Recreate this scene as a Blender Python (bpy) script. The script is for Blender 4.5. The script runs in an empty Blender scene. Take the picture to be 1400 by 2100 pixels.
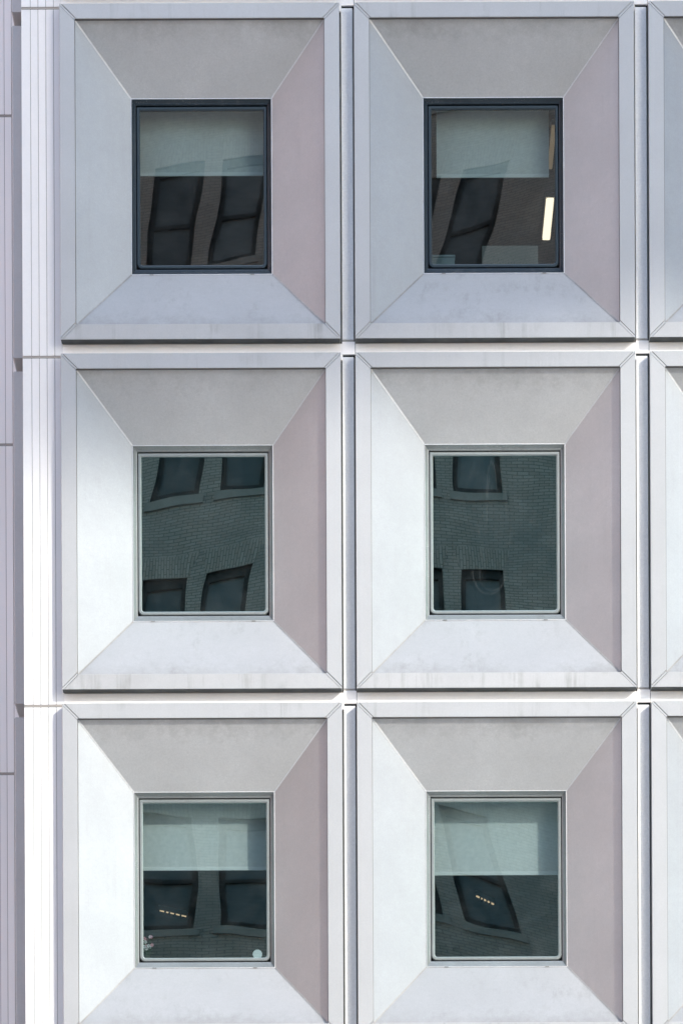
import bpy, bmesh, math, random
from mathutils import Vector, Matrix

S = bpy.context.scene
COL = S.collection
random.seed(7)

# ------------------------------------------------------------------ camera
# 1 unit "k" = 5 mm on the facade; z of the picture's middle = 15.65 m, eye level 1.65 m
K = 0.005
ZC = 15.65
cam_d = bpy.data.cameras.new('camera')
cam = bpy.data.objects.new('camera', cam_d); COL.objects.link(cam)
DIST = 8800 * K
ROLL = 0.0042
cam.location = (80 * K, -DIST, 1.65)
Rv = Vector((math.cos(ROLL), 0, -math.sin(ROLL)))
Uv = Vector((math.sin(ROLL), 0, math.cos(ROLL)))
Fv = Vector((0, -1, 0))
M = Matrix((Rv, Uv, Fv)).transposed()
cam.rotation_euler = M.to_euler()
cam_d.sensor_fit = 'VERTICAL'
cam_d.sensor_height = 24.0
cam_d.lens = 24.0 * 8800 / 2100
off = Vector((-80, 0, 2800))
cam_d.shift_x = off.dot(Rv) / 2100
cam_d.shift_y = off.dot(Uv) / 2100
cam_d.clip_start = 0.5
cam_d.clip_end = 3000
S.camera = cam

# ------------------------------------------------------------------ sky + sun
SUN = Vector((0.90, -1.0, 0.75)).normalized()
w = bpy.data.worlds.new('World'); S.world = w; w.use_nodes = True
nt = w.node_tree
sky = nt.nodes.new('ShaderNodeTexSky'); sky.sky_type = 'NISHITA'; sky.sun_disc = False
sky.sun_elevation = math.asin(SUN.z)
sky.sun_rotation = math.atan2(SUN.x, SUN.y)
sky.dust_density = 0.6
sky.ozone_density = 1.5
bg = nt.nodes['Background']
# thin even veil of high cloud over the blue: whiter, softer daylight
veil = nt.nodes.new('ShaderNodeMix'); veil.data_type = 'RGBA'
veil.inputs[0].default_value = 0.19
veil.inputs[7].default_value = (4.0, 3.75, 3.5, 1)
nt.links.new(sky.outputs[0], veil.inputs[6])
nt.links.new(veil.outputs[2], bg.inputs[0])
bg.inputs[1].default_value = 0.15
sd = bpy.data.lights.new('sun', 'SUN'); sd.energy = 0.77; sd.angle = math.radians(0.8); sd.color = (1.0, 0.965, 0.89)
sun = bpy.data.objects.new('sun', sd); COL.objects.link(sun)
sun.location = (30, -30, 60)
sun.rotation_euler = SUN.to_track_quat('Z', 'Y').to_euler()

S.view_settings.view_transform = 'Standard'
S.view_settings.look = 'None'
S.view_settings.exposure = 2.18
S.view_settings.gamma = 1.0
S.view_settings.use_curve_mapping = False
S.render.engine = 'CYCLES'
S.cycles.use_denoising = True
S.cycles.max_bounces = 8
S.cycles.transparent_max_bounces = 12
S.cycles.sample_clamp_indirect = 6.0

# ------------------------------------------------------------------ material helpers
def newmat(name):
    m = bpy.data.materials.new(name); m.use_nodes = True
    n = m.node_tree.nodes; l = m.node_tree.links
    return m, n, l, n['Principled BSDF']

def nd(n, t, **kw):
    o = n.new(t)
    for k, v in kw.items():
        setattr(o, k, v)
    return o

def mixc(n, l, fac, a, b, blend='MIX'):
    x = n.new('ShaderNodeMix'); x.data_type = 'RGBA'; x.blend_type = blend
    for sock, v in ((x.inputs[0], fac), (x.inputs[6], a), (x.inputs[7], b)):
        if isinstance(v, (int, float)): sock.default_value = v
        elif isinstance(v, tuple): sock.default_value = (*v, 1) if len(v) == 3 else v
        else: l.new(v, sock)
    return x.outputs[2]

def mathn(n, l, op, a, b=None, clamp=False):
    x = n.new('ShaderNodeMath'); x.operation = op; x.use_clamp = clamp
    for i, v in enumerate((a, b)):
        if v is None: continue
        if isinstance(v, (int, float)): x.inputs[i].default_value = v
        else: l.new(v, x.inputs[i])
    return x.outputs[0]

def ramp(n, l, v, p0, p1, c0=0.0, c1=1.0):
    x = n.new('ShaderNodeMapRange'); x.clamp = True
    l.new(v, x.inputs[0])
    x.inputs[1].default_value = p0; x.inputs[2].default_value = p1
    x.inputs[3].default_value = c0; x.inputs[4].default_value = c1
    return x.outputs[0]

def noise(n, l, vec, scale, detail=3.0, rough=0.55, stretch=None):
    if stretch:
        mp = n.new('ShaderNodeMapping'); mp.inputs['Scale'].default_value = stretch
        l.new(vec, mp.inputs[0]); vec = mp.outputs[0]
    x = n.new('ShaderNodeTexNoise'); x.inputs['Scale'].default_value = scale
    x.inputs['Detail'].default_value = detail; x.inputs['Roughness'].default_value = rough
    l.new(vec, x.inputs['Vector'])
    return x.outputs['Fac']

def metal(name, col, rough=0.42, metallic=0.35, streak=0.0, mottle=0.08, speck=0.0, dirt_col=(0.25, 0.24, 0.22), grain=None, grime=None, fine=0.10):
    """painted / anodised sheet: mottling, faint grain, optional vertical run-off streaks and specks"""
    m, n, l, b = newmat(name)
    tc = n.new('ShaderNodeTexCoord'); oi = n.new('ShaderNodeObjectInfo')
    geo = n.new('ShaderNodeNewGeometry')
    vec = geo.outputs['Position']
    n1 = noise(n, l, vec, 1.6, 4, 0.6)
    n2 = noise(n, l, vec, 14.0, 4, 0.6)
    n3 = noise(n, l, vec, 55.0, 3, 0.6, (0.15, 1, 1) if grain == 'x' else ((1, 1, 0.12) if grain == 'z' else None))
    c = mixc(n, l, ramp(n, l, n1, 0.3, 0.7), tuple(x * (1 - mottle) for x in col), tuple(min(1, x * (1 + mottle * 0.7)) for x in col))
    c = mixc(n, l, ramp(n, l, n2, 0.35, 0.75, 0, 0.35), c, tuple(x * (1 - mottle * 1.3) for x in col))
    c = mixc(n, l, ramp(n, l, n3, 0.45, 0.8, 0, 0.25), c, tuple(x * (1 - mottle * 1.5) for x in col))
    fg = n.new('ShaderNodeTexNoise'); fg.inputs['Scale'].default_value = 60.0; fg.inputs['Detail'].default_value = 4.0; fg.inputs['Roughness'].default_value = 0.75
    l.new(vec, fg.inputs['Vector'])
    c = mixc(n, l, 1.0, c, mixc(n, l, ramp(n, l, fg.outputs['Fac'], 0.3, 0.7), (1 - fine,) * 3, (1 + fine * .6,) * 3), 'MULTIPLY')
    if grime:
        sz = n.new('ShaderNodeSeparateXYZ'); l.new(tc.outputs['Object'], sz.inputs[0])
        e0, e1, amt = grime
        gn = noise(n, l, vec, 7.0, 6, 0.7)
        gn2 = noise(n, l, vec, 1.1, 2, 0.5)
        reach = mathn(n, l, 'ADD', ramp(n, l, sz.outputs[2], e0, e1), ramp(n, l, gn, 0.25, 0.75, -0.75, 0.25))
        gf = mathn(n, l, 'MULTIPLY', ramp(n, l, reach, 0.0, 0.75), ramp(n, l, gn2, 0.35, 0.6, 0.35, 1.0))
        c = mixc(n, l, mathn(n, l, 'MULTIPLY', gf, amt), c, dirt_col)
    # every panel is a touch different
    hv = n.new('ShaderNodeHueSaturation')
    hv.inputs['Value'].default_value = 1.0
    l.new(ramp(n, l, oi.outputs['Random'], 0, 1, 0.955, 1.04), hv.inputs['Value'])
    l.new(c, hv.inputs['Color']); c = hv.outputs['Color']
    if streak > 0:
        s1 = noise(n, l, vec, 11.0, 5, 0.7, (1.0, 1.0, 0.05))
        s2 = noise(n, l, vec, 2.2, 3, 0.6)
        f = mathn(n, l, 'MULTIPLY', ramp(n, l, s1, 0.5, 0.68), ramp(n, l, s2, 0.45, 0.65))
        c = mixc(n, l, mathn(n, l, 'MULTIPLY', f, streak), c, dirt_col)
    if speck > 0:
        v = n.new('ShaderNodeTexNoise'); v.inputs['Scale'].default_value = 130; v.inputs['Detail'].default_value = 2
        l.new(vec, v.inputs['Vector'])
        sp = mathn(n, l, 'MULTIPLY', ramp(n, l, v.outputs['Fac'], 0.66, 0.72), ramp(n, l, n1, 0.5, 0.65))
        c = mixc(n, l, mathn(n, l, 'MULTIPLY', sp, speck), c, (0.85, 0.85, 0.83))
    l.new(c, b.inputs['Base Color'])
    b.inputs['Metallic'].default_value = metallic
    r = ramp(n, l, n2, 0.3, 0.75, rough - 0.02, rough + 0.03)
    l.new(r, b.inputs['Roughness'])
    bp = n.new('ShaderNodeBump'); bp.inputs['Strength'].default_value = 0.10; bp.inputs['Distance'].default_value = 0.008
    l.new(noise(n, l, vec, 1.6, 1, 0.4), bp.inputs['Height'])
    l.new(bp.outputs[0], b.inputs['Normal'])
    return m

def plain(name, col, rough=0.6, metallic=0.0, var=0.12, scale=6.0):
    m, n, l, b = newmat(name)
    tc = n.new('ShaderNodeTexCoord')
    f = noise(n, l, tc.outputs['Object'], scale, 4, 0.6)
    c = mixc(n, l, ramp(n, l, f, 0.3, 0.7), tuple(x * (1 - var) for x in col), tuple(min(1, x * (1 + var)) for x in col))
    l.new(c, b.inputs['Base Color'])
    b.inputs['Roughness'].default_value = rough; b.inputs['Metallic'].default_value = metallic
    return m

def emitter(name, col, strength):
    m, n, l, b = newmat(name)
    b.inputs['Base Color'].default_value = (0.8, 0.8, 0.8, 1)
    b.inputs['Emission Color'].default_value = (*col, 1)
    b.inputs['Emission Strength'].default_value = strength
    return m

def glass(name, refl, tint, smear=False, rcol=(0.64, 0.99, 0.92)):
    """solar-control glazing: sharp coated reflection over tinted see-through"""
    m, n, l, b = newmat(name)
    n.remove(b)
    out = n['Material Output']
    tr = n.new('ShaderNodeBsdfTransparent'); tr.inputs[0].default_value = (*tint, 1)
    gl = n.new('ShaderNodeBsdfGlossy'); gl.inputs['Roughness'].default_value = 0.004
    gl.inputs['Color'].default_value = (*rcol, 1)
    fr = n.new('ShaderNodeFresnel'); fr.inputs['IOR'].default_value = 1.5
    f = mathn(n, l, 'ADD', fr.outputs[0], refl, True)
    mx = n.new('ShaderNodeMixShader')
    l.new(f, mx.inputs[0]); l.new(tr.outputs[0], mx.inputs[1]); l.new(gl.outputs[0], mx.inputs[2])
    last = mx.outputs[0]
    # thin film of dust and drip marks
    tc = n.new('ShaderNodeTexCoord')
    d = n.new('ShaderNodeBsdfDiffuse'); d.inputs[0].default_value = (0.55, 0.58, 0.56, 1)
    f1 = noise(n, l, tc.outputs['Object'], 3.0, 5, 0.65)
    f2 = noise(n, l, tc.outputs['Object'], 120.0, 2, 0.5)
    fac = mathn(n, l, 'ADD', ramp(n, l, f1, 0.4, 0.8, 0.0, 0.035),
                mathn(n, l, 'MULTIPLY', ramp(n, l, f2, 0.72, 0.76, 0, 0.35), ramp(n, l, f1, 0.5, 0.7)))
    if smear:
        sx = n.new('ShaderNodeSeparateXYZ'); l.new(tc.outputs['Object'], sx.inputs[0])
        arcs = None
        for (cx, cz, rx, rz, z0, z1) in ((-0.06, -0.38, 0.17, 0.24, -0.7, -0.30), (-0.03, -0.42, 0.13, 0.16, -0.7, -0.3),
                                         (0.0, 0.25, 0.17, 0.75, -0.34, 0.1), (-0.03, 0.25, 0.06, 0.5, 0.35, 0.9),
                                         (0.02, 0.2, 0.1, 0.6, 0.1, 0.62)):
            a = mathn(n, l, 'DIVIDE', mathn(n, l, 'SUBTRACT', sx.outputs[0], cx), rx)
            c = mathn(n, l, 'DIVIDE', mathn(n, l, 'SUBTRACT', sx.outputs[2], cz), rz)
            q = mathn(n, l, 'SQRT', mathn(n, l, 'ADD', mathn(n, l, 'MULTIPLY', a, a), mathn(n, l, 'MULTIPLY', c, c)))
            q = mathn(n, l, 'ABSOLUTE', mathn(n, l, 'SUBTRACT', q, 1.0))
            e = ramp(n, l, q, 0.0, 0.05, 0.06, 0.0)
            e = mathn(n, l, 'MULTIPLY', e, ramp(n, l, sx.outputs[2], z0, z0 + 0.05))
            e = mathn(n, l, 'MULTIPLY', e, ramp(n, l, sx.outputs[2], z1 - 0.08, z1, 1, 0))
            e = mathn(n, l, 'MULTIPLY', e, ramp(n, l, f1, 0.35, 0.55))
            arcs = e if arcs is None else mathn(n, l, 'MAXIMUM', arcs, e)
        fac = mathn(n, l, 'ADD', fac, arcs)
    mx2 = n.new('ShaderNodeMixShader')
    l.new(fac, mx2.inputs[0]); l.new(last, mx2.inputs[1]); l.new(d.outputs[0], mx2.inputs[2])
    l.new(mx2.outputs[0], out.inputs[0])
    return m

def brickmat(name, soldier=False):
    m, n, l, b = newmat(name)
    tc = n.new('ShaderNodeTexCoord'); sp = n.new('ShaderNodeSeparateXYZ'); cb = n.new('ShaderNodeCombineXYZ')
    l.new(tc.outputs['Object'], sp.inputs[0])
    l.new(sp.outputs[2 if soldier else 0], cb.inputs[0]); l.new(sp.outputs[0 if soldier else 2], cb.inputs[1])
    br = n.new('ShaderNodeTexBrick')
    l.new(cb.outputs[0], br.inputs['Vector'])
    br.inputs['Color1'].default_value = (0.33, 0.265, 0.225, 1)
    br.inputs['Color2'].default_value = (0.26, 0.20, 0.165, 1)
    br.inputs['Mortar'].default_value = (0.075, 0.065, 0.058, 1)
    br.inputs['Scale'].default_value = 1.0
    br.inputs['Mortar Size'].default_value = 0.008
    br.inputs['Mortar Smooth'].default_value = 0.2
    br.inputs['Brick Width'].default_value = 0.215
    br.inputs['Row Height'].default_value = 0.066
    f = noise(n, l, tc.outputs['Object'], 0.6, 4, 0.6)
    c = mixc(n, l, ramp(n, l, f, 0.3, 0.7, 0, 0.6), br.outputs['Color'], (0.17, 0.15, 0.14))
    l.new(c, b.inputs['Base Color']); b.inputs['Roughness'].default_value = 0.85
    return m

MAT = {}
MAT['panel'] = metal('cool_reflection_panel', (0.374, 0.388, 0.395), 0.55, 0.55, mottle=0.05, speck=0.25, fine=0.06, streak=0.16)  # left jambs: cool reflected light tinted into the base colour
MAT['panel_bounce'] = metal('warm_bounce_panel', (0.462, 0.438, 0.417), 0.52, 0.46, mottle=0.06, speck=0.25, fine=0.06, streak=0.14)  # right jambs: warm bounce light tinted into the base colour
MAT['soffit'] = metal('anodised_soffit', (0.515, 0.512, 0.495), 0.5, 0.3, mottle=0.08, speck=0.5, grime=(1.30, 1.60, 0.45), fine=0.10)
MAT['sill'] = metal('anodised_sill', (0.412, 0.410, 0.398), 0.48, 0.22, streak=0.45, mottle=0.06, grain='x', grime=(-1.36, -1.60, 0.5), fine=0.065)
MAT['rail'] = metal('rail_metal', (0.47, 0.472, 0.462), 0.5, 0.2, mottle=0.045, grain='z', streak=0.08, fine=0.05)
MAT['rail_top'] = metal('stained_rail', (0.47, 0.472, 0.462), 0.5, 0.2, streak=0.55, mottle=0.06, fine=0.06)
MAT['rail_low'] = metal('weathered_rail', (0.48, 0.48, 0.468), 0.55, 0.15, streak=0.75, mottle=0.08, fine=0.06)
MAT['under'] = plain('dark_underside', (0.085, 0.092, 0.088), 0.8, var=0.3)
MAT['seam'] = metal('seam_metal', (0.66, 0.66, 0.65), 0.4, 0.3)
MAT['seam_dirty'] = metal('dirty_seam', (0.36, 0.35, 0.33), 0.6, 0.2, mottle=0.25)
MAT['white'] = metal('white_enamel', (0.815, 0.795, 0.765), 0.5, 0.0, streak=0.06, mottle=0.02, fine=0.03, grain='z')
MAT['bright'] = metal('bright_enamel', (0.945, 0.915, 0.875), 0.5, 0.0, streak=0.04, mottle=0.015, fine=0.03)
MAT['mullion'] = metal('mullion_enamel', (0.85, 0.84, 0.82), 0.5, 0.05, streak=0.08, mottle=0.03, grain='z')
MAT['joint'] = plain('joint_sealant', (0.14, 0.13, 0.115), 0.9)
MAT['tan'] = plain('tan_sealant', (0.42, 0.39, 0.35), 0.8)
MAT['slot'] = plain('slot_sealant', (0.30, 0.30, 0.28), 0.9)
MAT['dark'] = plain('dark_backing', (0.035, 0.035, 0.033), 0.9)
MAT['gasket'] = plain('black_gasket', (0.012, 0.014, 0.014), 0.6)
MAT['frame'] = metal('window_metal', (0.29, 0.305, 0.295), 0.4, 0.45, streak=0.35, mottle=0.12, speck=0.8, dirt_col=(0.14, 0.14, 0.12))
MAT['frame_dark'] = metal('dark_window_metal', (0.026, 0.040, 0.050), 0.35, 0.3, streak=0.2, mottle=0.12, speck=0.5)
MAT['sash'] = metal('sash_metal', (0.33, 0.355, 0.34), 0.38, 0.45, mottle=0.08)
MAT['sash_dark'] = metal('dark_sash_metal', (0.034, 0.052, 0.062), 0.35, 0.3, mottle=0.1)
MAT['glass'] = glass('coated_glass', 0.25, (0.66, 0.74, 0.735))
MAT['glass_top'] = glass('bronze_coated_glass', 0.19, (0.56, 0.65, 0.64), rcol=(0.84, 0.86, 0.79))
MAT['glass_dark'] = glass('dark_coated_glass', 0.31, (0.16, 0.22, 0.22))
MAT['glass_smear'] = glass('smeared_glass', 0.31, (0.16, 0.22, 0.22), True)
MAT['room'] = plain('room_paint', (0.13, 0.125, 0.12), 0.9)
MAT['blind'] = plain('blind_fabric', (0.74, 0.745, 0.735), 0.9, var=0.07, scale=18.0)
MAT['hem'] = plain('hem_bar', (0.88, 0.88, 0.87), 0.6, var=0.02)
MAT['lamp'] = emitter('lit_diffuser', (1.0, 0.78, 0.58), 0.62)
MAT['lamp_dim'] = emitter('dim_diffuser', (1.0, 0.70, 0.42), 0.24)
MAT['lamp_faint'] = emitter('faint_diffuser', (1.0, 0.66, 0.40), 0.06)
MAT['lampbody'] = plain('lamp_body', (0.5, 0.5, 0.5), 0.5)
MAT['brick'] = brickmat('brown_brick')
MAT['soldier'] = brickmat('soldier_brick', True)
MAT['stone'] = plain('brown_stone', (0.20, 0.17, 0.15), 0.85)
MAT['bframe'] = plain('dark_window_paint', (0.036, 0.036, 0.036), 0.9)
MAT['bframe'].node_tree.nodes['Principled BSDF'].inputs['Specular IOR Level'].default_value = 0.05
MAT['concrete'] = plain('pale_concrete', (0.5, 0.49, 0.47), 0.9, scale=0.6)
MAT['asphalt'] = plain('asphalt', (0.055, 0.055, 0.057), 0.9, scale=1.0)
MAT['paving'] = plain('paving', (0.48, 0.47, 0.45), 0.9, scale=1.0)
MAT['tower'] = plain('blocker_surface', (0.45, 0.44, 0.43), 0.7, scale=0.3)
def bpane():
    m, n, l, b = newmat('street_pane')
    oi = n.new('ShaderNodeObjectInfo')
    l.new(mixc(n, l, oi.outputs['Random'], (0.06, 0.062, 0.064), (0.13, 0.132, 0.134)), b.inputs['Base Color'])
    b.inputs['Roughness'].default_value = 0.3
    b.inputs['Specular IOR Level'].default_value = 0.12
    return m
MAT['bpane'] = bpane()

# ------------------------------------------------------------------ mesh helpers (k units unless scaled)
def mesh_obj(name, verts, faces, mat, parent=None, loc=(0, 0, 0), scale=K, smooth=False, bevel=0.0, mats=None):
    bm = bmesh.new()
    vs = [bm.verts.new(Vector(v) * scale) for v in verts]
    for f in faces:
        try: bm.faces.new([vs[i] for i in f])
        except ValueError: pass
    bmesh.ops.recalc_face_normals(bm, faces=bm.faces[:])
    if bevel > 0:
        bmesh.ops.bevel(bm, geom=bm.edges[:], offset=bevel * scale, segments=1, affect='EDGES', profile=0.5)
    me = bpy.data.meshes.new(name); bm.to_mesh(me); bm.free()
    me.materials.append(mat)
    if smooth:
        for p in me.polygons: p.use_smooth = True
    return link(name, me, parent, loc)

def link(name, me, parent=None, loc=(0, 0, 0)):
    o = bpy.data.objects.new(name, me); COL.objects.link(o)
    o.location = loc
    if parent is not None: o.parent = parent
    return o

def box_geo(x0, x1, y0, y1, z0, z1):
    v = [(x0, y0, z0), (x1, y0, z0), (x1, y1, z0), (x0, y1, z0), (x0, y0, z1), (x1, y0, z1), (x1, y1, z1), (x0, y1, z1)]
    f = [(0, 1, 2, 3), (4, 7, 6, 5), (0, 4, 5, 1), (1, 5, 6, 2), (2, 6, 7, 3), (3, 7, 4, 0)]
    return v, f

def join_geo(*gs):
    V, F = [], []
    for v, f in gs:
        o = len(V); V += v; F += [tuple(i + o for i in q) for q in f]
    return V, F

def prism(poly, y0, y1):
    """polygon in (x, z) drawn out from y0 to y1"""
    n = len(poly)
    v = [(x, y0, z) for x, z in poly] + [(x, y1, z) for x, z in poly]
    f = [tuple(range(n)), tuple(range(2 * n - 1, n - 1, -1))]
    f += [(i, (i + 1) % n, n + (i + 1) % n, n + i) for i in range(n)]
    return v, f

def ring(loops):
    """loops of equal length; joins each to the next as a band"""
    V, F = [], []
    n = len(loops[0])
    for lp in loops: V += lp
    for k in range(len(loops) - 1):
        for i in range(n):
            j = (i + 1) % n
            F.append((k * n + i, k * n + j, (k + 1) * n + j, (k + 1) * n + i))
    return V, F

def rect_loop(x0, x1, z0, z1, y):
    return [(x0, y, z0), (x1, y, z0), (x1, y, z1), (x0, y, z1)]

def round_loop(x0, x1, z0, z1, y, r, seg=6, rt=1.0):
    """rounded at the two bottom corners, nearly square at the top"""
    L = []
    for cx, cz, a0, rr in ((x0, z0, 180, r), (x1, z0, 270, r), (x1, z1, 0, rt), (x0, z1, 90, rt)):
        ox = cx + (rr if cx == x0 else -rr); oz = cz + (rr if cz == z0 else -rr)
        for i in range(seg + 1):
            a = math.radians(a0 + 90 * i / seg)
            L.append((ox + rr * math.cos(a), y, oz + rr * math.sin(a)))
    return L

def empty(name, loc=(0, 0, 0)):
    o = bpy.data.objects.new(name, None); COL.objects.link(o); o.location = loc
    o.empty_display_size = 0.3
    return o

def tag(o, label=None, cat=None, group=None, kind=None):
    if label: o['label'] = label
    if cat: o['category'] = cat
    if group: o['group'] = group
    if kind: o['kind'] = kind
    return o

# ------------------------------------------------------------------ ground and street
g = mesh_obj('ground', [(-900, -900, 0), (900, -900, 0), (900, 900, 0), (-900, 900, 0)], [(0, 1, 2, 3)], MAT['concrete'], scale=1)
tag(g, kind='structure')
rd = mesh_obj('road', *box_geo(-300, 300, -30, -18, -0.2, 0.006), MAT['asphalt'], scale=1); tag(rd, kind='structure')
pv = mesh_obj('pavement', *box_geo(-300, 300, -17.99, 0.1, -0.2, 0.13), MAT['paving'], scale=1, bevel=0.02); tag(pv, kind='structure')
pv2 = mesh_obj('pavement', *box_geo(-300, 300, -49.9, -30.01, -0.2, 0.13), MAT['paving'], scale=1, bevel=0.02); tag(pv2, kind='structure')

# ------------------------------------------------------------------ the office building
HW, HH = 286.7, 344.5          # half size of a bay over its outer rim
LIP = 31.0                     # width of the rim rails
IW, IH = HW - LIP, HH - LIP
L0 = 8.0                       # depth of the rim before the splay starts
DW = 82.0                      # depth of the window plane
WW, WH = 145.6, 182.5          # half size of the opening at the window
P0 = 25.0                      # depth of the pier, mullion and spandrel faces
PITCH_U, PITCH_V = 603.3, 717.6
def bay_u(c): return -287.0 + PITCH_U * c
def bay_v(r): return -700.7 + PITCH_V * r

building = empty('office_building', (0, 0, 0))
tag(building, 'pale metal office building with deep splayed square window bays', 'building')

# --- shared geometry of a bay
gap = 2.7 * math.sqrt(2)       # cut back from the mitre line
rails = {
    'top':    [(-HW + gap, HH), (HW - gap, HH), (IW - gap, IH), (-IW + gap, IH)],
    'bottom': [(-IW + gap, -IH), (IW - gap, -IH), (HW - gap, -HH), (-HW + gap, -HH)],
    'left':   [(-HW, HH - gap), (-IW, IH - gap), (-IW, -IH + gap), (-HW, -HH + gap)],
    'right':  [(IW, IH - gap), (HW, HH - gap), (HW, -HH + gap), (IW, -IH + gap)],
}
g2 = 1.9 * math.sqrt(2)
def mitre(sx, sz):
    return [(sx * HW, sz * (HH - g2)), (sx * HW, sz * HH), (sx * (HW - g2), sz * HH),
            (sx * (IW - g2), sz * IH), (sx * IW, sz * IH), (sx * IW, sz * (IH - g2))]
CACHE = {}
def shared(key, name, geo, mat, parent, bevel=0.0, smooth=False):
    """one mesh for all bays, a new object for each"""
    if key not in CACHE:
        o = mesh_obj(name, *geo, mat, parent, bevel=bevel, smooth=smooth)
        CACHE[key] = o.data
        return o
    return link(name, CACHE[key], parent)

def splay_geo(side):
    A = {'t': ((-IW, IH), (IW, IH), (WW, WH), (-WW, WH)), 'b': ((IW, -IH), (-IW, -IH), (-WW, -WH), (WW, -WH)),
         'l': ((-IW, -IH), (-IW, IH), (-WW, WH), (-WW, -WH)), 'r': ((IW, IH), (IW, -IH), (WW, -WH), (WW, WH))}[side]
    p = [Vector((A[0][0], L0, A[0][1])), Vector((A[1][0], L0, A[1][1])), Vector((A[2][0], DW, A[2][1])), Vector((A[3][0], DW, A[3][1]))]
    # pull back from the corner joints by about 1
    d = (p[1] - p[0]).normalized() * 1.1
    p[0] += d; p[1] -= d; p[2] -= d; p[3] += d
    nrm = (p[1] - p[0]).cross(p[3] - p[0]).normalized()
    if nrm.y < 0: nrm = -nrm
    v = [tuple(q) for q in p] + [tuple(q + nrm * 4) for q in p]
    return v, [(0, 1, 2, 3), (7, 6, 5, 4), (0, 4, 5, 1), (1, 5, 6, 2), (2, 6, 7, 3), (3, 7, 4, 0)]

def bar_geo(a, b, r, up=(0, -1, 0)):
    a, b = Vector(a), Vector(b)
    t = (b - a).normalized(); s = t.cross(Vector(up)).normalized(); u = s.cross(t)
    v = []
    for e in (a, b):
        for ds, du in ((-r, -r), (r, -r), (r, r), (-r, r)):
            v.append(tuple(e + s * ds + u * du))
    return v, [(0, 1, 2, 3), (7, 6, 5, 4), (0, 4, 5, 1), (1, 5, 6, 2), (2, 6, 7, 3), (3, 7, 4, 0)]

SX0, SX1, SZ0, SZ1 = -134.6, 134.6, -165.6, 169.6     # sash outline
GX, GZ0, GZ1 = 127.6, -158.4, 162.4                   # visible glass
PY = 97.0                                             # depth of the glass

def pane_mesh(seed, tilt, bowl, twist):
    """a slightly bowed sheet of glass: tilt (x,z) rad, bowl (x,z) per m, twist per m, plus faint ripples"""
    rnd = random.Random(seed)
    nx, nz = 26, 32
    w, z0, z1 = (GX + 2) * K, (GZ0 - 2) * K, (GZ1 + 2) * K
    ph = [rnd.uniform(0, 6.28) for _ in range(6)]
    V, F = [], []
    for j in range(nz + 1):
        z = z0 + (z1 - z0) * j / nz
        for i in range(nx + 1):
            x = -w + 2 * w * i / nx
            y = PY * K + tilt[0] * x + tilt[1] * z + bowl[0] * x * x + bowl[1] * z * z + twist * x * z
            y += 0.00016 * math.sin(3.6 * x + ph[0]) * math.sin(3.0 * z + ph[1]) + 0.000022 * math.sin(10 * x + 6 * z + ph[2]) + 0.000010 * math.sin(17 * z - 5 * x + ph[3])
            V.append((x, y, z))
    for j in range(nz):
        for i in range(nx):
            a = j * (nx + 1) + i
            F.append((a, a + 1, a + nx + 2, a + nx + 1))
    return V, F

# how the glass of each bay is bowed
BOW = {(0, 0): ((-0.0016, -0.0098), (0.000, 0.001), -0.0029), (0, 1): ((0.0, -0.0095), (0.0, 0.001), -0.0056),
       (1, 0): ((0.0003, -0.0036), (0.000, 0.0), -0.0030), (1, 1): ((0.000, -0.0038), (0.0, 0.0), 0.0006),
       (2, 0): ((0.0, 0.0076), (-0.0028, 0.0), 0.0003), (2, 1): ((0.0, 0.0080), (-0.001, 0.0), 0.0048)}

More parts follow.
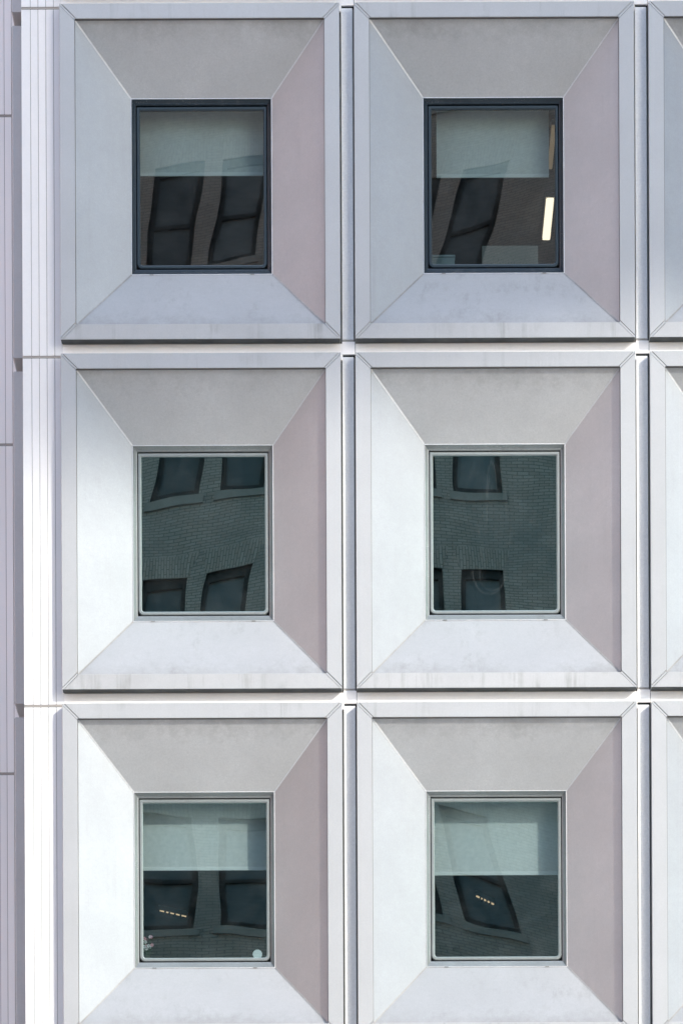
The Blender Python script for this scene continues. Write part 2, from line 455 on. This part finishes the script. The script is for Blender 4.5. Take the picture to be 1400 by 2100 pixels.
def make_bay(c, r):
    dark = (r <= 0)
    cx, cz = bay_u(c) * K, ZC - bay_v(r) * K
    # the casing behind the rim carries everything else
    t = 2.0
    casing = shared('casing', 'window_bay', join_geo(
        box_geo(-HW + .4, -HW + t, 6, 60, -HH + .4, HH - .4), box_geo(HW - t, HW - .4, 6, 60, -HH + .4, HH - .4),
        box_geo(-HW + t, HW - t, 6, 60, HH - t, HH - .4), box_geo(-HW + t, HW - t, 6, 60, -HH + .4, -HH + t)), MAT['rail'], building)
    casing.location = (cx, 0, cz)
    if r in (0, 1, 2) and c in (0, 1):
        word = ('upper', 'middle', 'lower')[r] + (' left', ' right')[c]
        casing['label'] = {(0, 0): 'shaded bay with dark slate window frame beside the white pier',
                           (0, 1): 'shaded bay with dark slate frame and lit ceiling lamp inside',
                           (1, 0): 'half sunlit bay with dark blank glass beside the white pier',
                           (1, 1): 'sunlit bay whose blank glass shows pale smear marks',
                           (2, 0): 'sunlit bay with a round sticker in its window',
                           (2, 1): 'sunlit bay with half blind and no sticker in its window'}[(r, c)]
    for k in ('top', 'bottom', 'left', 'right'):
        shared('rail' + k, 'rim_rail', prism(rails[k], 0, L0), {'bottom': MAT['rail_low'], 'top': MAT['rail_top']}.get(k, MAT['rail']), casing, bevel=0.6)
    for sx, sz in ((-1, 1), (1, 1), (-1, -1), (1, -1)):
        shared(('mitre', sx, sz), 'mitre_strip', prism(mitre(sx, sz), 0.7, L0), MAT['rail'], casing)
        a, b = (sx * IW, L0 + 0.4, sz * IH), (sx * WW, DW + 0.4, sz * WH)
        shared(('seam', sx, sz), 'corner_seam', bar_geo(a, b, 1.5), MAT['seam'] if sz > 0 else MAT['seam_dirty'], casing)
    shared('soffit', 'soffit_panel', splay_geo('t'), MAT['soffit'], casing)
    shared('sillp', 'sill_panel', splay_geo('b'), MAT['sill'], casing)
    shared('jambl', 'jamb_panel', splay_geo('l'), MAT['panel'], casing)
    shared('jambr', 'jamb_panel', splay_geo('r'), MAT['panel_bounce'], casing)
    shared('drip', 'underside_strip', box_geo(-HW + 1, HW - 1, 1.2, P0 + 3, -HH - .5, -HH + .2), MAT['under'], casing)  # thin strip that darkens the underside of the rim
    shared('shadowline', 'joint_or_shadow_strip', box_geo(-IW + .5, IW - .5, 1.5, L0 + 1.5, IH - .9, IH - .05), MAT['joint'], casing)  # dark strip paints in the shadow line under the top rail
    for sx in (-1, 1):
        shared(('innerline', sx), 'joint_or_shadow_strip', box_geo(sx * (IW - .45) - .4, sx * (IW - .45) + .4, 3.0, L0 + 1.5, -IH + 1, IH - 1), MAT['joint'], casing)
    # backing behind rim joints
    shared('rimback', 'joint_backing', ring([rect_loop(-HW + 2.5, HW - 2.5, -HH + 2.5, HH - 2.5, L0 + .6), rect_loop(-IW - .5, IW + .5, -IH - .5, IH + .5, L0 + .6)]), MAT['joint'], casing)
    # edge trim, surround, gasket, sash, pane
    shared('trim', 'edge_trim', ring([rect_loop(-WW - .3, WW + .3, -WH - .3, WH + .3, DW + 1), rect_loop(-WW - .3, WW + .3, -WH - .3, WH + .3, DW - 1.0),
            rect_loop(-WW + 1.3, WW - 1.3, -WH + 1.3, WH - 1.3, DW - 1.0), rect_loop(-WW + 1.3, WW - 1.3, -WH + 1.3, WH - 1.3, DW + 2)]), MAT['seam'], casing)
    x1, zt, zb = 136.2, WH - 10.5, -WH + 14.0
    xm, zm, zn = 138.4, WH - 7.0, -WH + 11
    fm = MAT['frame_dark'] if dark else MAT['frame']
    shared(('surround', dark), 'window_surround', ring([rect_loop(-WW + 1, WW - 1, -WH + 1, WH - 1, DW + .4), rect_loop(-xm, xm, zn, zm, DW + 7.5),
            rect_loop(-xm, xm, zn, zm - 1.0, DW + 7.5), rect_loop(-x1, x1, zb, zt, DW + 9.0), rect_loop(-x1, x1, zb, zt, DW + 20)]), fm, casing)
    shared('gasket', 'gasket', ring([rect_loop(-x1 - 1, x1 + 1, zb - 1, zt + 1, DW + 18.5), rect_loop(-GX - 1, GX + 1, GZ0 - 1, GZ1 + 1, DW + 18.5)]), MAT['gasket'], casing)
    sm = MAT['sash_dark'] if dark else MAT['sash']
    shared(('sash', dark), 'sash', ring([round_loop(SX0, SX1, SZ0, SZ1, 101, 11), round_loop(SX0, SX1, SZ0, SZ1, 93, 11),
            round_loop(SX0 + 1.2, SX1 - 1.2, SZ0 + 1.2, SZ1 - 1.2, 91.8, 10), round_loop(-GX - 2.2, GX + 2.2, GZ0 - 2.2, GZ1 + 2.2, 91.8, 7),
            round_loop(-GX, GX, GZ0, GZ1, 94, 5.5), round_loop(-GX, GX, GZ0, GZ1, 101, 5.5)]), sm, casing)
    for sx in (-1, 1):
        shared(('drain', sx), 'drain_slot', box_geo(sx * 104 - 4.0, sx * 104 + 4.0, DW - 2.2, DW - 1.2, -WH - .3, -WH + 1.0), MAT['seam_dirty'], casing)
    key = (r, c)
    rnd = random.Random(100 + r * 10 + c)
    tl, bw, tw = BOW.get(key, ((rnd.uniform(-.003, .003), rnd.uniform(-.004, .004)), (rnd.uniform(-.004, .004), rnd.uniform(-.004, .004)), rnd.uniform(-.006, .006)))
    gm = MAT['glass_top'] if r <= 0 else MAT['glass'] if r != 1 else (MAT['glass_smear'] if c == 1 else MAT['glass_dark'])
    V, F = pane_mesh(r * 7 + c, tl, bw, tw)
    mesh_obj('pane', V, F, gm, casing, scale=1, smooth=True)
    # the room behind: closed box with its opening at the sash
    RX, RT, RB, Y0, Y1 = 288, 212, -335, 103, 1500
    shared('room', 'room', join_geo(
        ring([rect_loop(-RX, RX, RB, RT, Y0), rect_loop(-x1, x1, zb, zt, Y0), rect_loop(-x1, x1, zb, zt, DW + 19)]),
        ring([rect_loop(-RX, RX, RB, RT, Y0), rect_loop(-RX, RX, RB, RT, Y1)]),
        ([(-RX, Y1, RB), (RX, Y1, RB), (RX, Y1, RT), (-RX, Y1, RT)], [(0, 1, 2, 3)])), MAT['room'], casing)
    shared('ledge', 'inner_sill', box_geo(-200, 200, 103.5, 150, zb - 9, zb - .3), MAT['hem'], casing, bevel=0.6)
    return casing

ROWS, COLS = range(-1, 4), range(0, 3)
for r in ROWS:
    for c in COLS:
        make_bay(c, r)

# --- the wall behind the bays: a plate with holes, closed to sides and roof
def vz(v): return ZC - v * K
zs_top, zs_bot = 31.0, 0.0
us = [-651]
for c in COLS: us += [bay_u(c) - HW + 6, bay_u(c) + HW - 6]
us += [bay_u(2) + HW + 30]
zz = [zs_bot]
for r in reversed(ROWS): zz += [vz(bay_v(r) + HH - 6), vz(bay_v(r) - HH + 6)]
zz += [zs_top]
V, F = [], []
YB = 46 * K
for j in range(len(zz) - 1):
    for i in range(len(us) - 1):
        if i % 2 == 1 and j % 2 == 1: continue
        o = len(V)
        V += [(us[i] * K, YB, zz[j]), (us[i + 1] * K, YB, zz[j]), (us[i + 1] * K, YB, zz[j + 1]), (us[i] * K, YB, zz[j + 1])]
        F.append((o, o + 1, o + 2, o + 3))
mesh_obj('backing_wall', V, F, MAT['dark'], building, scale=1)
xl, xr = -648 * K, (bay_u(2) + HW + 30) * K
mesh_obj('building_core', [(xl, YB, 0), (xl, 16, 0), (xr, 16, 0), (xr, YB, 0), (xl, YB, zs_top), (xl, 16, zs_top), (xr, 16, zs_top), (xr, YB, zs_top)],
         [(0, 1, 5, 4), (1, 2, 6, 5), (2, 3, 7, 6), (4, 5, 6, 7)], MAT['white'], building, scale=1)
# plain cladding above and below the modelled storeys
for z0, z1 in ((0.14, vz(bay_v(3) + HH + 30)), (vz(bay_v(-1) - HH - 30), zs_top)):
    mesh_obj('cladding', *box_geo(-3.26, xr, 0.126, 0.2, z0, z1), MAT['white'], building, scale=1)

# --- spandrels, mullions and their caps
MU0, MU1 = 3.0, 26.8
for r in range(-1, 3):
    vb = bay_v(r) + HH            # underside of this row
    vt = bay_v(r + 1) - HH        # top of the next
    for c in COLS:
        u0, u1 = bay_u(c) - HW, bay_u(c) + HW
        sp = mesh_obj('spandrel_panel', *box_geo(0, u1 - u0 + (2 if c == 0 else 2.4), P0, P0 + 6, 0, vt + 8 - vb - 2.0), MAT['bright'], building,
                      loc=((u0 + (2.2 if c == 0 else 0.3)) * K, 0, vz(vt + 8)), bevel=0.3)
        mesh_obj('joint_or_shadow_strip', *box_geo(0, u1 - u0, P0 + .6, P0 + 4, -1.2, 4), MAT['tan'], building, loc=(u0 * K, 0, vz(vb)))
        if c < 2:
            mu = u1
            mesh_obj('mullion_cap', *box_geo(2.6, 29.2, P0 - .4, P0 + 6, 0, 26.0), MAT['bright'], building, loc=(mu * K, 0, vz(vt + 4.6 - 9.0)), bevel=0.3)
for r in ROWS:
    for c in (0, 1, 2):
        mu = bay_u(c) + HW
        v0, v1 = bay_v(r) - HH + 0.8, bay_v(r) + HH - 6.0
        mesh_obj('mullion', *box_geo(MU0, MU1, P0, P0 + 12, 0, v1 - v0), MAT['mullion'], building, loc=(mu * K, 0, vz(v1)), bevel=0.8)
        mesh_obj('slot_backing', *box_geo(0.2, 29.4, P0 + 8, P0 + 11, 0, v1 - v0), MAT['slot'], building, loc=(mu * K, 0, vz(v1)))
        mesh_obj('joint_or_shadow_strip', *box_geo(MU0, MU1, P0 + 1.5, P0 + 6, 0, 3.8), MAT['tan'], building, loc=(mu * K, 0, vz(v1 + 4.2)))

# --- the white corner pier, plank by plank and storey by storey
def planks(parent, us_, y, vtop, vbot, mat, name='plank'):
    for a, b in zip(us_[:-1], us_[1:]):
        mesh_obj(name, *box_geo(0.4, b - a - 0.4, 0, 10, 0, vbot - vtop), mat, parent, loc=(a * K, y, vz(vbot)), bevel=0.35)
pier_us = [-654, -635, -619.3, -603.4, -587.6, -570.4]
pier = mesh_obj('corner_pier', *box_geo(-652.5, -571.2, P0 + 1.4, 118, 0, 0.0 + (zs_top - 0.14) / K), MAT['joint'], building, loc=(0, 0, 0.14))
for r in ROWS:
    v0, v1 = bay_v(r) - HH + 1.2, bay_v(r) + HH + (PITCH_V - 2 * HH) - 4.2
    planks(pier, pier_us, P0 * K, v0, v1, MAT['white'])
    for ch in pier.children:
        pass
    j = mesh_obj('joint_or_shadow_strip', *box_geo(-653.5, -570.6, P0 + .8, P0 + 6, 0, 3.0), MAT['tan'], pier, loc=(0, 0, vz(v1 + 3.9)))
for ch in list(pier.children):
    ch.location.z -= 0.14
# return of the pier along the side street
for r in ROWS:
    v0, v1 = bay_v(r) - HH + 1.2, bay_v(r) + HH + (PITCH_V - 2 * HH) - 4.2
    ub = [P0 + 11, 51, 67, 83, 99, 112]
    for a, b in zip(ub[:-1], ub[1:]):
        mesh_obj('plank', *box_geo(-654, -651, a + .3, b - .3, 0, v1 - v0), MAT['white'], pier, loc=(0, 0, vz(v1) - 0.14), bevel=0.3)

# --- bays of the side front, seen edge-on past the pier
for r in ROWS:
    zc = vz(bay_v(r))
    y0, y1 = 105, 540
    xo, xi = -681, -640
    yc, hy = (y0 + y1) / 2, (y1 - y0) / 2
    def lp(x, hy_, hz_): return [(x, yc - hy_, -hz_), (x, yc + hy_, -hz_), (x, yc + hy_, hz_), (x, yc - hy_, hz_)]
    V, F = ring([lp(xi, hy, HH), lp(xo + 3, hy, HH), lp(xo, hy - 1.5, HH - 3), lp(xo, hy - LIP, HH - LIP), lp(xo + 8, hy - LIP, HH - LIP), lp(xo + DW, 100, WH)])
    sb = mesh_obj('side_bay', V, F, MAT['rail'], building, loc=(0, 0, zc))
    mesh_obj('sash', *ring([lp(xo + DW, 100, WH), lp(xo + DW + 6, 90, WH - 10), lp(xo + DW + 4, 82, WH - 18)]), MAT['sash'], sb)
    mesh_obj('pane', lp(xo + DW + 4, 82, WH - 18), [(0, 1, 2, 3)], MAT['glass_dark'], sb)

# --- the wing set back on the left, same white planks
wing_y = 560.0
wing = mesh_obj('rear_wing', *box_geo(-1450, -640, wing_y + 1.5, 2400, 0, (zs_top) / K), MAT['joint'], building)
wus = [-1000 + 15.9 * i - 6.2 for i in range(0, 24)]
for r in ROWS:
    v0, v1 = bay_v(r) - HH + 2.5, bay_v(r) + HH + (PITCH_V - 2 * HH) - 3.2
    planks(wing, wus, wing_y * K, v0, v1, MAT['bright'])
    mesh_obj('joint_or_shadow_strip', *box_geo(wus[0], wus[-1], wing_y + .7, wing_y + 6, 0, 3.4), MAT['tan'], wing, loc=(0, 0, vz(v1 + 4.6)))

# ------------------------------------------------------------------ things inside the rooms
def blind(c, r, vbot, label, hw=139.0, depth=139.0):
    cx = bay_u(c) * K
    top = vz(bay_v(r) - 192)
    zb = vz(vbot)
    e = empty('roller_blind', (cx, depth * K, zb))
    tag(e, label, 'blind', 'roller blinds behind the panes')
    h = (top - zb) / K
    mesh_obj('fabric', *box_geo(-hw, hw, -.3, .3, 3.0, h), MAT['blind'], e)
    mesh_obj('hem_bar', *box_geo(-hw, hw, -1.4, 1.4, 0, 7.5), MAT['hem'], e, bevel=0.5)
    # roller: a tube of 12 sides
    V, F = [], []
    for x in (-hw - 4, hw + 4):
        for i in range(12):
            a = i / 12 * 2 * math.pi
            V.append((x, 5 + 5 * math.cos(a), h + 5 * math.sin(a)))
    F = [tuple(range(12)), tuple(range(12, 24))] + [(i, (i + 1) % 12, 12 + (i + 1) % 12, 12 + i) for i in range(12)]
    mesh_obj('roller_tube', V, F, MAT['hem'], e)

blind(0, 0, -745, 'roller blind half down in the shaded window beside the white pier')
blind(1, 0, -739, 'roller blind half down in the shaded window with the lit lamp', hw=117)
blind(0, 2, 701.6, 'roller blind half down above the round sticker, with a sunlit patch')
blind(1, 2, 714, 'roller blind half down in the sunlit window without a sticker')

def ceiling_lamp(p, q, z, wd, label, mat='lamp'):
    """slim ceiling fitting running from p to q (x, y)"""
    p, q = Vector((*p, 0)), Vector((*q, 0))
    e = empty('ceiling_lamp', ((p.x + q.x) / 2, (p.y + q.y) / 2, z))
    e.rotation_euler.z = math.atan2(q.y - p.y, q.x - p.x)
    tag(e, label, 'lamp', 'ceiling lamps in the rooms')
    L = (q - p).length / 2
    mesh_obj('lamp_body', *box_geo(-L - .02, L + .02, -wd * .62, wd * .62, 0.012, 0.07), MAT['lampbody'], e, scale=1, bevel=0.008)
    mesh_obj('diffuser', *box_geo(-L, L, -wd / 2, wd / 2, -min(0.02, wd * .3), 0.011), MAT[mat], e, scale=1, bevel=min(0.01, wd * .1))
    if wd < 0.03:                       # louvre blades across the slim fittings
        for q_ in (-.62, -.3, .12, .55):
            mesh_obj('louvre_blade', *box_geo(q_ * L - .013, q_ * L + .013, -wd, wd, -.03, .012), MAT['gasket'], e, scale=1)

zr = vz(bay_v(0) - 212) - 0.07
ceiling_lamp((2.28, 3.3), (2.28, 4.45), zr, 0.085, 'bright warm ceiling lamp below the blind of the upper right window')
ceiling_lamp((2.245, 1.34), (2.245, 2.45), zr, 0.05, 'warm ceiling lamp beside the blind edge in the upper right window', 'lamp_faint')
zr = vz(bay_v(2) - 212) - 0.07
ceiling_lamp((1.486, 5.54), (1.694, 5.96), zr, 0.013, 'short warm ceiling lamp deep inside the lower right window', 'lamp_dim')
ceiling_lamp((-2.199, 6.22), (-1.905, 6.53), zr, 0.008, 'short warm ceiling lamp in the window with the round sticker', 'lamp_dim')

# round sticker on the lower left pane
def sticker():
    V, F = [], []
    n_ = 28
    for y in (-.25, .25):
        for i in range(n_):
            a = i / n_ * 2 * math.pi
            V.append((9.8 * math.cos(a), y, 9.8 * math.sin(a)))
    F = [tuple(range(n_)), tuple(range(n_, 2 * n_))] + [(i, (i + 1) % n_, n_ + (i + 1) % n_, n_ + i) for i in range(n_)]
    o = mesh_obj('round_sticker', V, F, MAT['paper'], None, loc=(-178.7 * K, 98.9 * K, vz(885)))
    tag(o, 'round pale sticker on the glass near the lower right window corner', 'sticker')
MAT['paper'] = plain('pale_paper', (0.82, 0.85, 0.87), 0.7, var=0.03)
sticker()

# printed sheet standing on the inner sill of the upper right window
def sheet_mat():
    m, n, l, b = newmat('printed_sheet')
    tc = n.new('ShaderNodeTexCoord'); sx = n.new('ShaderNodeSeparateXYZ'); l.new(tc.outputs['Object'], sx.inputs[0])
    cb = n.new('ShaderNodeCombineXYZ'); l.new(sx.outputs[0], cb.inputs[0]); l.new(sx.outputs[2], cb.inputs[1])
    br = n.new('ShaderNodeTexBrick'); l.new(cb.outputs[0], br.inputs[0])
    br.inputs['Scale'].default_value = 1.0; br.inputs['Brick Width'].default_value = 0.03; br.inputs['Row Height'].default_value = 0.034
    br.inputs['Mortar Size'].default_value = 0.011; br.inputs['Mortar Smooth'].default_value = 0.0
    br.inputs['Color1'].default_value = (0.05, 0.12, 0.09, 1); br.inputs['Color2'].default_value = (0.25, 0.27, 0.25, 1); br.inputs['Mortar'].default_value = (0.20, 0.20, 0.185, 1)
    inside = mathn(n, l, 'MULTIPLY', ramp(n, l, mathn(n, l, 'ABSOLUTE', sx.outputs[0]), 0.19, 0.2, 1, 0), ramp(n, l, sx.outputs[2], 0.225, 0.23, 1, 0))
    c = mixc(n, l, inside, (0.20, 0.20, 0.185), br.outputs['Color'])
    l.new(c, b.inputs['Base Color']); b.inputs['Roughness'].default_value = 0.8
    return m
o = mesh_obj('printed_sheet', *box_geo(-58, 58, -.4, .4, 0, 60), sheet_mat(), None, loc=(351 * K, 124 * K, vz(-531.7)), bevel=0.15)
tag(o, 'pale printed sheet with rows of small print standing inside the upper right window', 'sheet')
MAT['boxpaint'] = plain('grey_blue_box', (0.24, 0.30, 0.32), 0.6)
e = empty('desk_box', (212 * K, 128 * K, vz(-531.7)))
tag(e, 'small grey blue box on the sill left of the printed sheet', 'box')
mesh_obj('box_body', *box_geo(-24, 24, -10, 10, 0, 34), MAT['boxpaint'], e, bevel=1.2)
mesh_obj('lid', *box_geo(-25, 25, -11, 11, 34.2, 39.5), MAT['boxpaint'], e, bevel=1.0)

# flowers in a pot behind the lower left corner of the sticker window
def flowers():
    base = vz(bay_v(2) + 168.8)
    e = empty('flower_pot', (-408 * K, 124 * K, base))
    tag(e, 'small pot of pink and white flowers inside the lower left window corner', 'plant')
    V, F = [], []
    n_ = 14
    for r_, z in ((7, 0), (9, 14), (9.8, 14), (9.8, 17), (8.6, 17), (8.0, 13)):
        for i in range(n_):
            a = i / n_ * 2 * math.pi
            V.append((r_ * math.cos(a), r_ * math.sin(a), z))
    for k in range(5):
        for i in range(n_):
            j = (i + 1) % n_
            F.append((k * n_ + i, k * n_ + j, (k + 1) * n_ + j, (k + 1) * n_ + i))
    F.append(tuple(range(n_))); F.append(tuple(range(5 * n_, 6 * n_)))
    mesh_obj('pot', V, F, MAT['stone'], e)
    rnd = random.Random(5)
    for q in range(11):
        a, rr = rnd.uniform(0, 6.28), rnd.uniform(2, 11)
        top = Vector((rr * math.cos(a), rr * math.sin(a) * .6, rnd.uniform(36, 62)))
        st = mesh_obj('stem', *bar_geo((0.2 * top.x, 0.2 * top.y, 13), tuple(top), 0.35, (0.3, 1, 0)), MAT['leaf'], e)
        col = MAT['pink'] if q % 5 < 2 else MAT['petal']
        V, F = [], []
        for pz in range(6):
            b_ = pz / 6 * 6.28 + q
            o_ = len(V)
            for (rad, off, up) in ((0.4, 0, 0), (3.2, -.45, 1.0), (4.4, 0, 1.6), (3.2, .45, 1.0)):
                V.append((top.x + rad * math.cos(b_ + off), top.y - up * .8 + .3 * rad * math.sin(b_ + off), top.z + rad * math.sin(b_ + off)))
            F.append((o_, o_ + 1, o_ + 2, o_ + 3))
        mesh_obj('flower', V, F, col, e)
    for q in range(9):
        a = q / 9 * 6.28
        c_ = Vector((6 * math.cos(a), 5 * math.sin(a), 24 + 3 * (q % 3)))
        d_ = Vector((math.cos(a), math.sin(a) * .6, .5)) * 9
        s_ = Vector((-math.sin(a), math.cos(a), 0)) * 3
        mesh_obj('leaf', [tuple(c_), tuple(c_ + d_ * .5 + s_), tuple(c_ + d_), tuple(c_ + d_ * .5 - s_)], [(0, 1, 2), (0, 2, 3)], MAT['leaf'], e)
MAT['leaf'] = plain('leaf_green', (0.05, 0.10, 0.04), 0.6)
MAT['pink'] = plain('pink_petal', (0.75, 0.38, 0.45), 0.7)
MAT['petal'] = plain('white_petal', (0.88, 0.86, 0.88), 0.7, var=0.04)
flowers()


# ------------------------------------------------------------------ brick building across the street, mirrored in the panes
BY = -50.0
bb = empty('brick_building', (0, BY, 0))
tag(bb, 'brown brick building with paired tall windows mirrored in the panes', 'building')
WIN_W, WIN_H, FLOOR_H, SILL0 = 1.0, 2.5, 4.2, 31.86 - 4.2 * 4
NFL = 7
pairs = [-3.5 + 5.4 * k for k in range(-2, 4)]
wx = []
for p in pairs: wx += [(p - 0.2 - WIN_W, p - 0.2), (p + 0.2, p + 0.2 + WIN_W)]
xs = [-42.0]
for a, b in wx: xs += [a, b]
xs += [26.0]
zs = [0.0]
for k in range(NFL): zs += [SILL0 + FLOOR_H * k, SILL0 + FLOOR_H * k + WIN_H]
zs += [43.5]
V, F = [], []
for j in range(len(zs) - 1):
    for i in range(len(xs) - 1):
        if i % 2 == 1 and j % 2 == 1: continue
        o = len(V)
        V += [(xs[i], 0, zs[j]), (xs[i + 1], 0, zs[j]), (xs[i + 1], 0, zs[j + 1]), (xs[i], 0, zs[j + 1])]
        F.append((o, o + 1, o + 2, o + 3))
mesh_obj('wall', V, F, MAT['brick'], bb, scale=1)
mesh_obj('shell', [(-42, 0, 0), (26, 0, 0), (26, -18, 0), (-42, -18, 0), (-42, 0, 43.5), (26, 0, 43.5), (26, -18, 43.5), (-42, -18, 43.5)],
         [(1, 2, 6, 5), (2, 3, 7, 6), (3, 0, 4, 7), (4, 5, 6, 7)], MAT['brick'], bb, scale=1)
WC = {}
def wshared(key, name, geo, mat, parent, loc=(0, 0, 0)):
    if key not in WC:
        o = mesh_obj(name, *geo, mat, parent, loc=loc, scale=1); WC[key] = o.data; return o
    return link(name, WC[key], parent, loc)
hw, t = WIN_W / 2, 0.11
fr = join_geo(box_geo(-hw, -hw + t, -0.3, -0.12, 0, WIN_H), box_geo(hw - t, hw, -0.3, -0.12, 0, WIN_H), box_geo(-hw + t, hw - t, -0.3, -0.12, 0, 0.13),
              box_geo(-hw + t, hw - t, -0.3, -0.12, WIN_H - 0.2, WIN_H), box_geo(-hw + t, hw - t, -0.3, -0.14, 1.05, 1.13),
              ring([[(-hw, -.3, 0), (hw, -.3, 0), (hw, -.3, WIN_H), (-hw, -.3, WIN_H)], [(-hw, 0, 0), (hw, 0, 0), (hw, 0, WIN_H), (-hw, 0, WIN_H)]]))
for k in range(NFL):
    for a, b in wx:
        x, z = (a + b) / 2, SILL0 + FLOOR_H * k
        wdw = wshared('frame', 'window', fr, MAT['bframe'], bb, (x, 0, z))
        wshared('pane', 'pane', ([(-hw, -.24, 0), (hw, -.24, 0), (hw, -.24, WIN_H), (-hw, -.24, WIN_H)], [(0, 1, 2, 3)]), MAT['bpane'], wdw)
        wshared('sill', 'sill', box_geo(-hw - .1, hw + .1, -.2, .07, -.17, -.004), MAT['stone'], wdw)
        wshared('lintel', 'flat_arch', prism([(-hw - .02, WIN_H + .01), (hw + .02, WIN_H + .01), (hw + .17, WIN_H + .48), (-hw - .17, WIN_H + .48)], -.05, .012), MAT['soldier'], wdw)

# ------------------------------------------------------------------ unseen rose block, added to bounce warm light onto the right jambs
nb = empty('bounce_block', (-49, -12, 0))
tag(nb, 'unseen rose block added to bounce warm light onto the right jambs', 'building')
MAT['rose'] = plain('rose_bounce', (0.95, 0.40, 0.24), 0.85, scale=0.8)
V, F = box_geo(-17, 15, -10, 40, 0, 40)
mesh_obj('wall', V, F, MAT['rose'], nb, scale=1)

# ------------------------------------------------------------------ unseen blue block, added to cool and darken the left jambs
rb = empty('tint_block', (52, -2, 0))
tag(rb, 'unseen blue block added to tint the left jambs', 'building')
MAT['slate'] = plain('blue_tint', (0.09, 0.29, 0.52), 0.5, scale=0.5)
mesh_obj('wall', *box_geo(-18, 18, -18, 24, 0, 62), MAT['slate'], rb, scale=1)

# ------------------------------------------------------------------ unseen blocker, added and shaped to shade the top of the facade
def tower():
    e = empty('shade_blocker', (85, -70, 0))
    tag(e, 'unseen blocker added to shade the top of the facade', 'building')
    # point on its lower front edge whose shadow falls at facade (x, z)
    Y = 55.0
    def pt(x, z, Yd): return Vector((x + .9 * Yd, -Yd, z + .75 * Yd))
    # the far lower edge bounds the sunlight; it runs at an angle to the street so its shadow climbs to the right
    f = 0.476
    p0 = pt(0.0, vz(-245), Y)
    d = Vector((1, f, 0)).normalized(); nrm = Vector((f, -1, 0)).normalized()
    zb = p0.z
    a = p0 - d * 34; b = p0 + d * 36
    c_, d_ = b - nrm * 22, a - nrm * 22
    V = []
    for zt in (zb, zb + 18):
        for q in (a, b, c_, d_): V.append((q.x - 85, q.y + 70, zt))
    mesh_obj('blocker_slab', V, [(0, 1, 2, 3), (4, 5, 6, 7), (0, 1, 5, 4), (1, 2, 6, 5), (2, 3, 7, 6), (3, 0, 4, 7)], MAT['tower'], e, scale=1)
    a2, b2 = p0 + d * 16 - nrm * 3, p0 + d * 34 - nrm * 3
    c2, d2 = b2 - nrm * 17, a2 - nrm * 17
    V = []
    for zt in (0, zb - 0.01):
        for q in (a2, b2, c2, d2): V.append((q.x - 85, q.y + 70, zt))
    mesh_obj('blocker_shaft', V, [(0, 1, 5, 4), (1, 2, 6, 5), (2, 3, 7, 6), (3, 0, 4, 7)], MAT['tower'], e, scale=1)
tower()
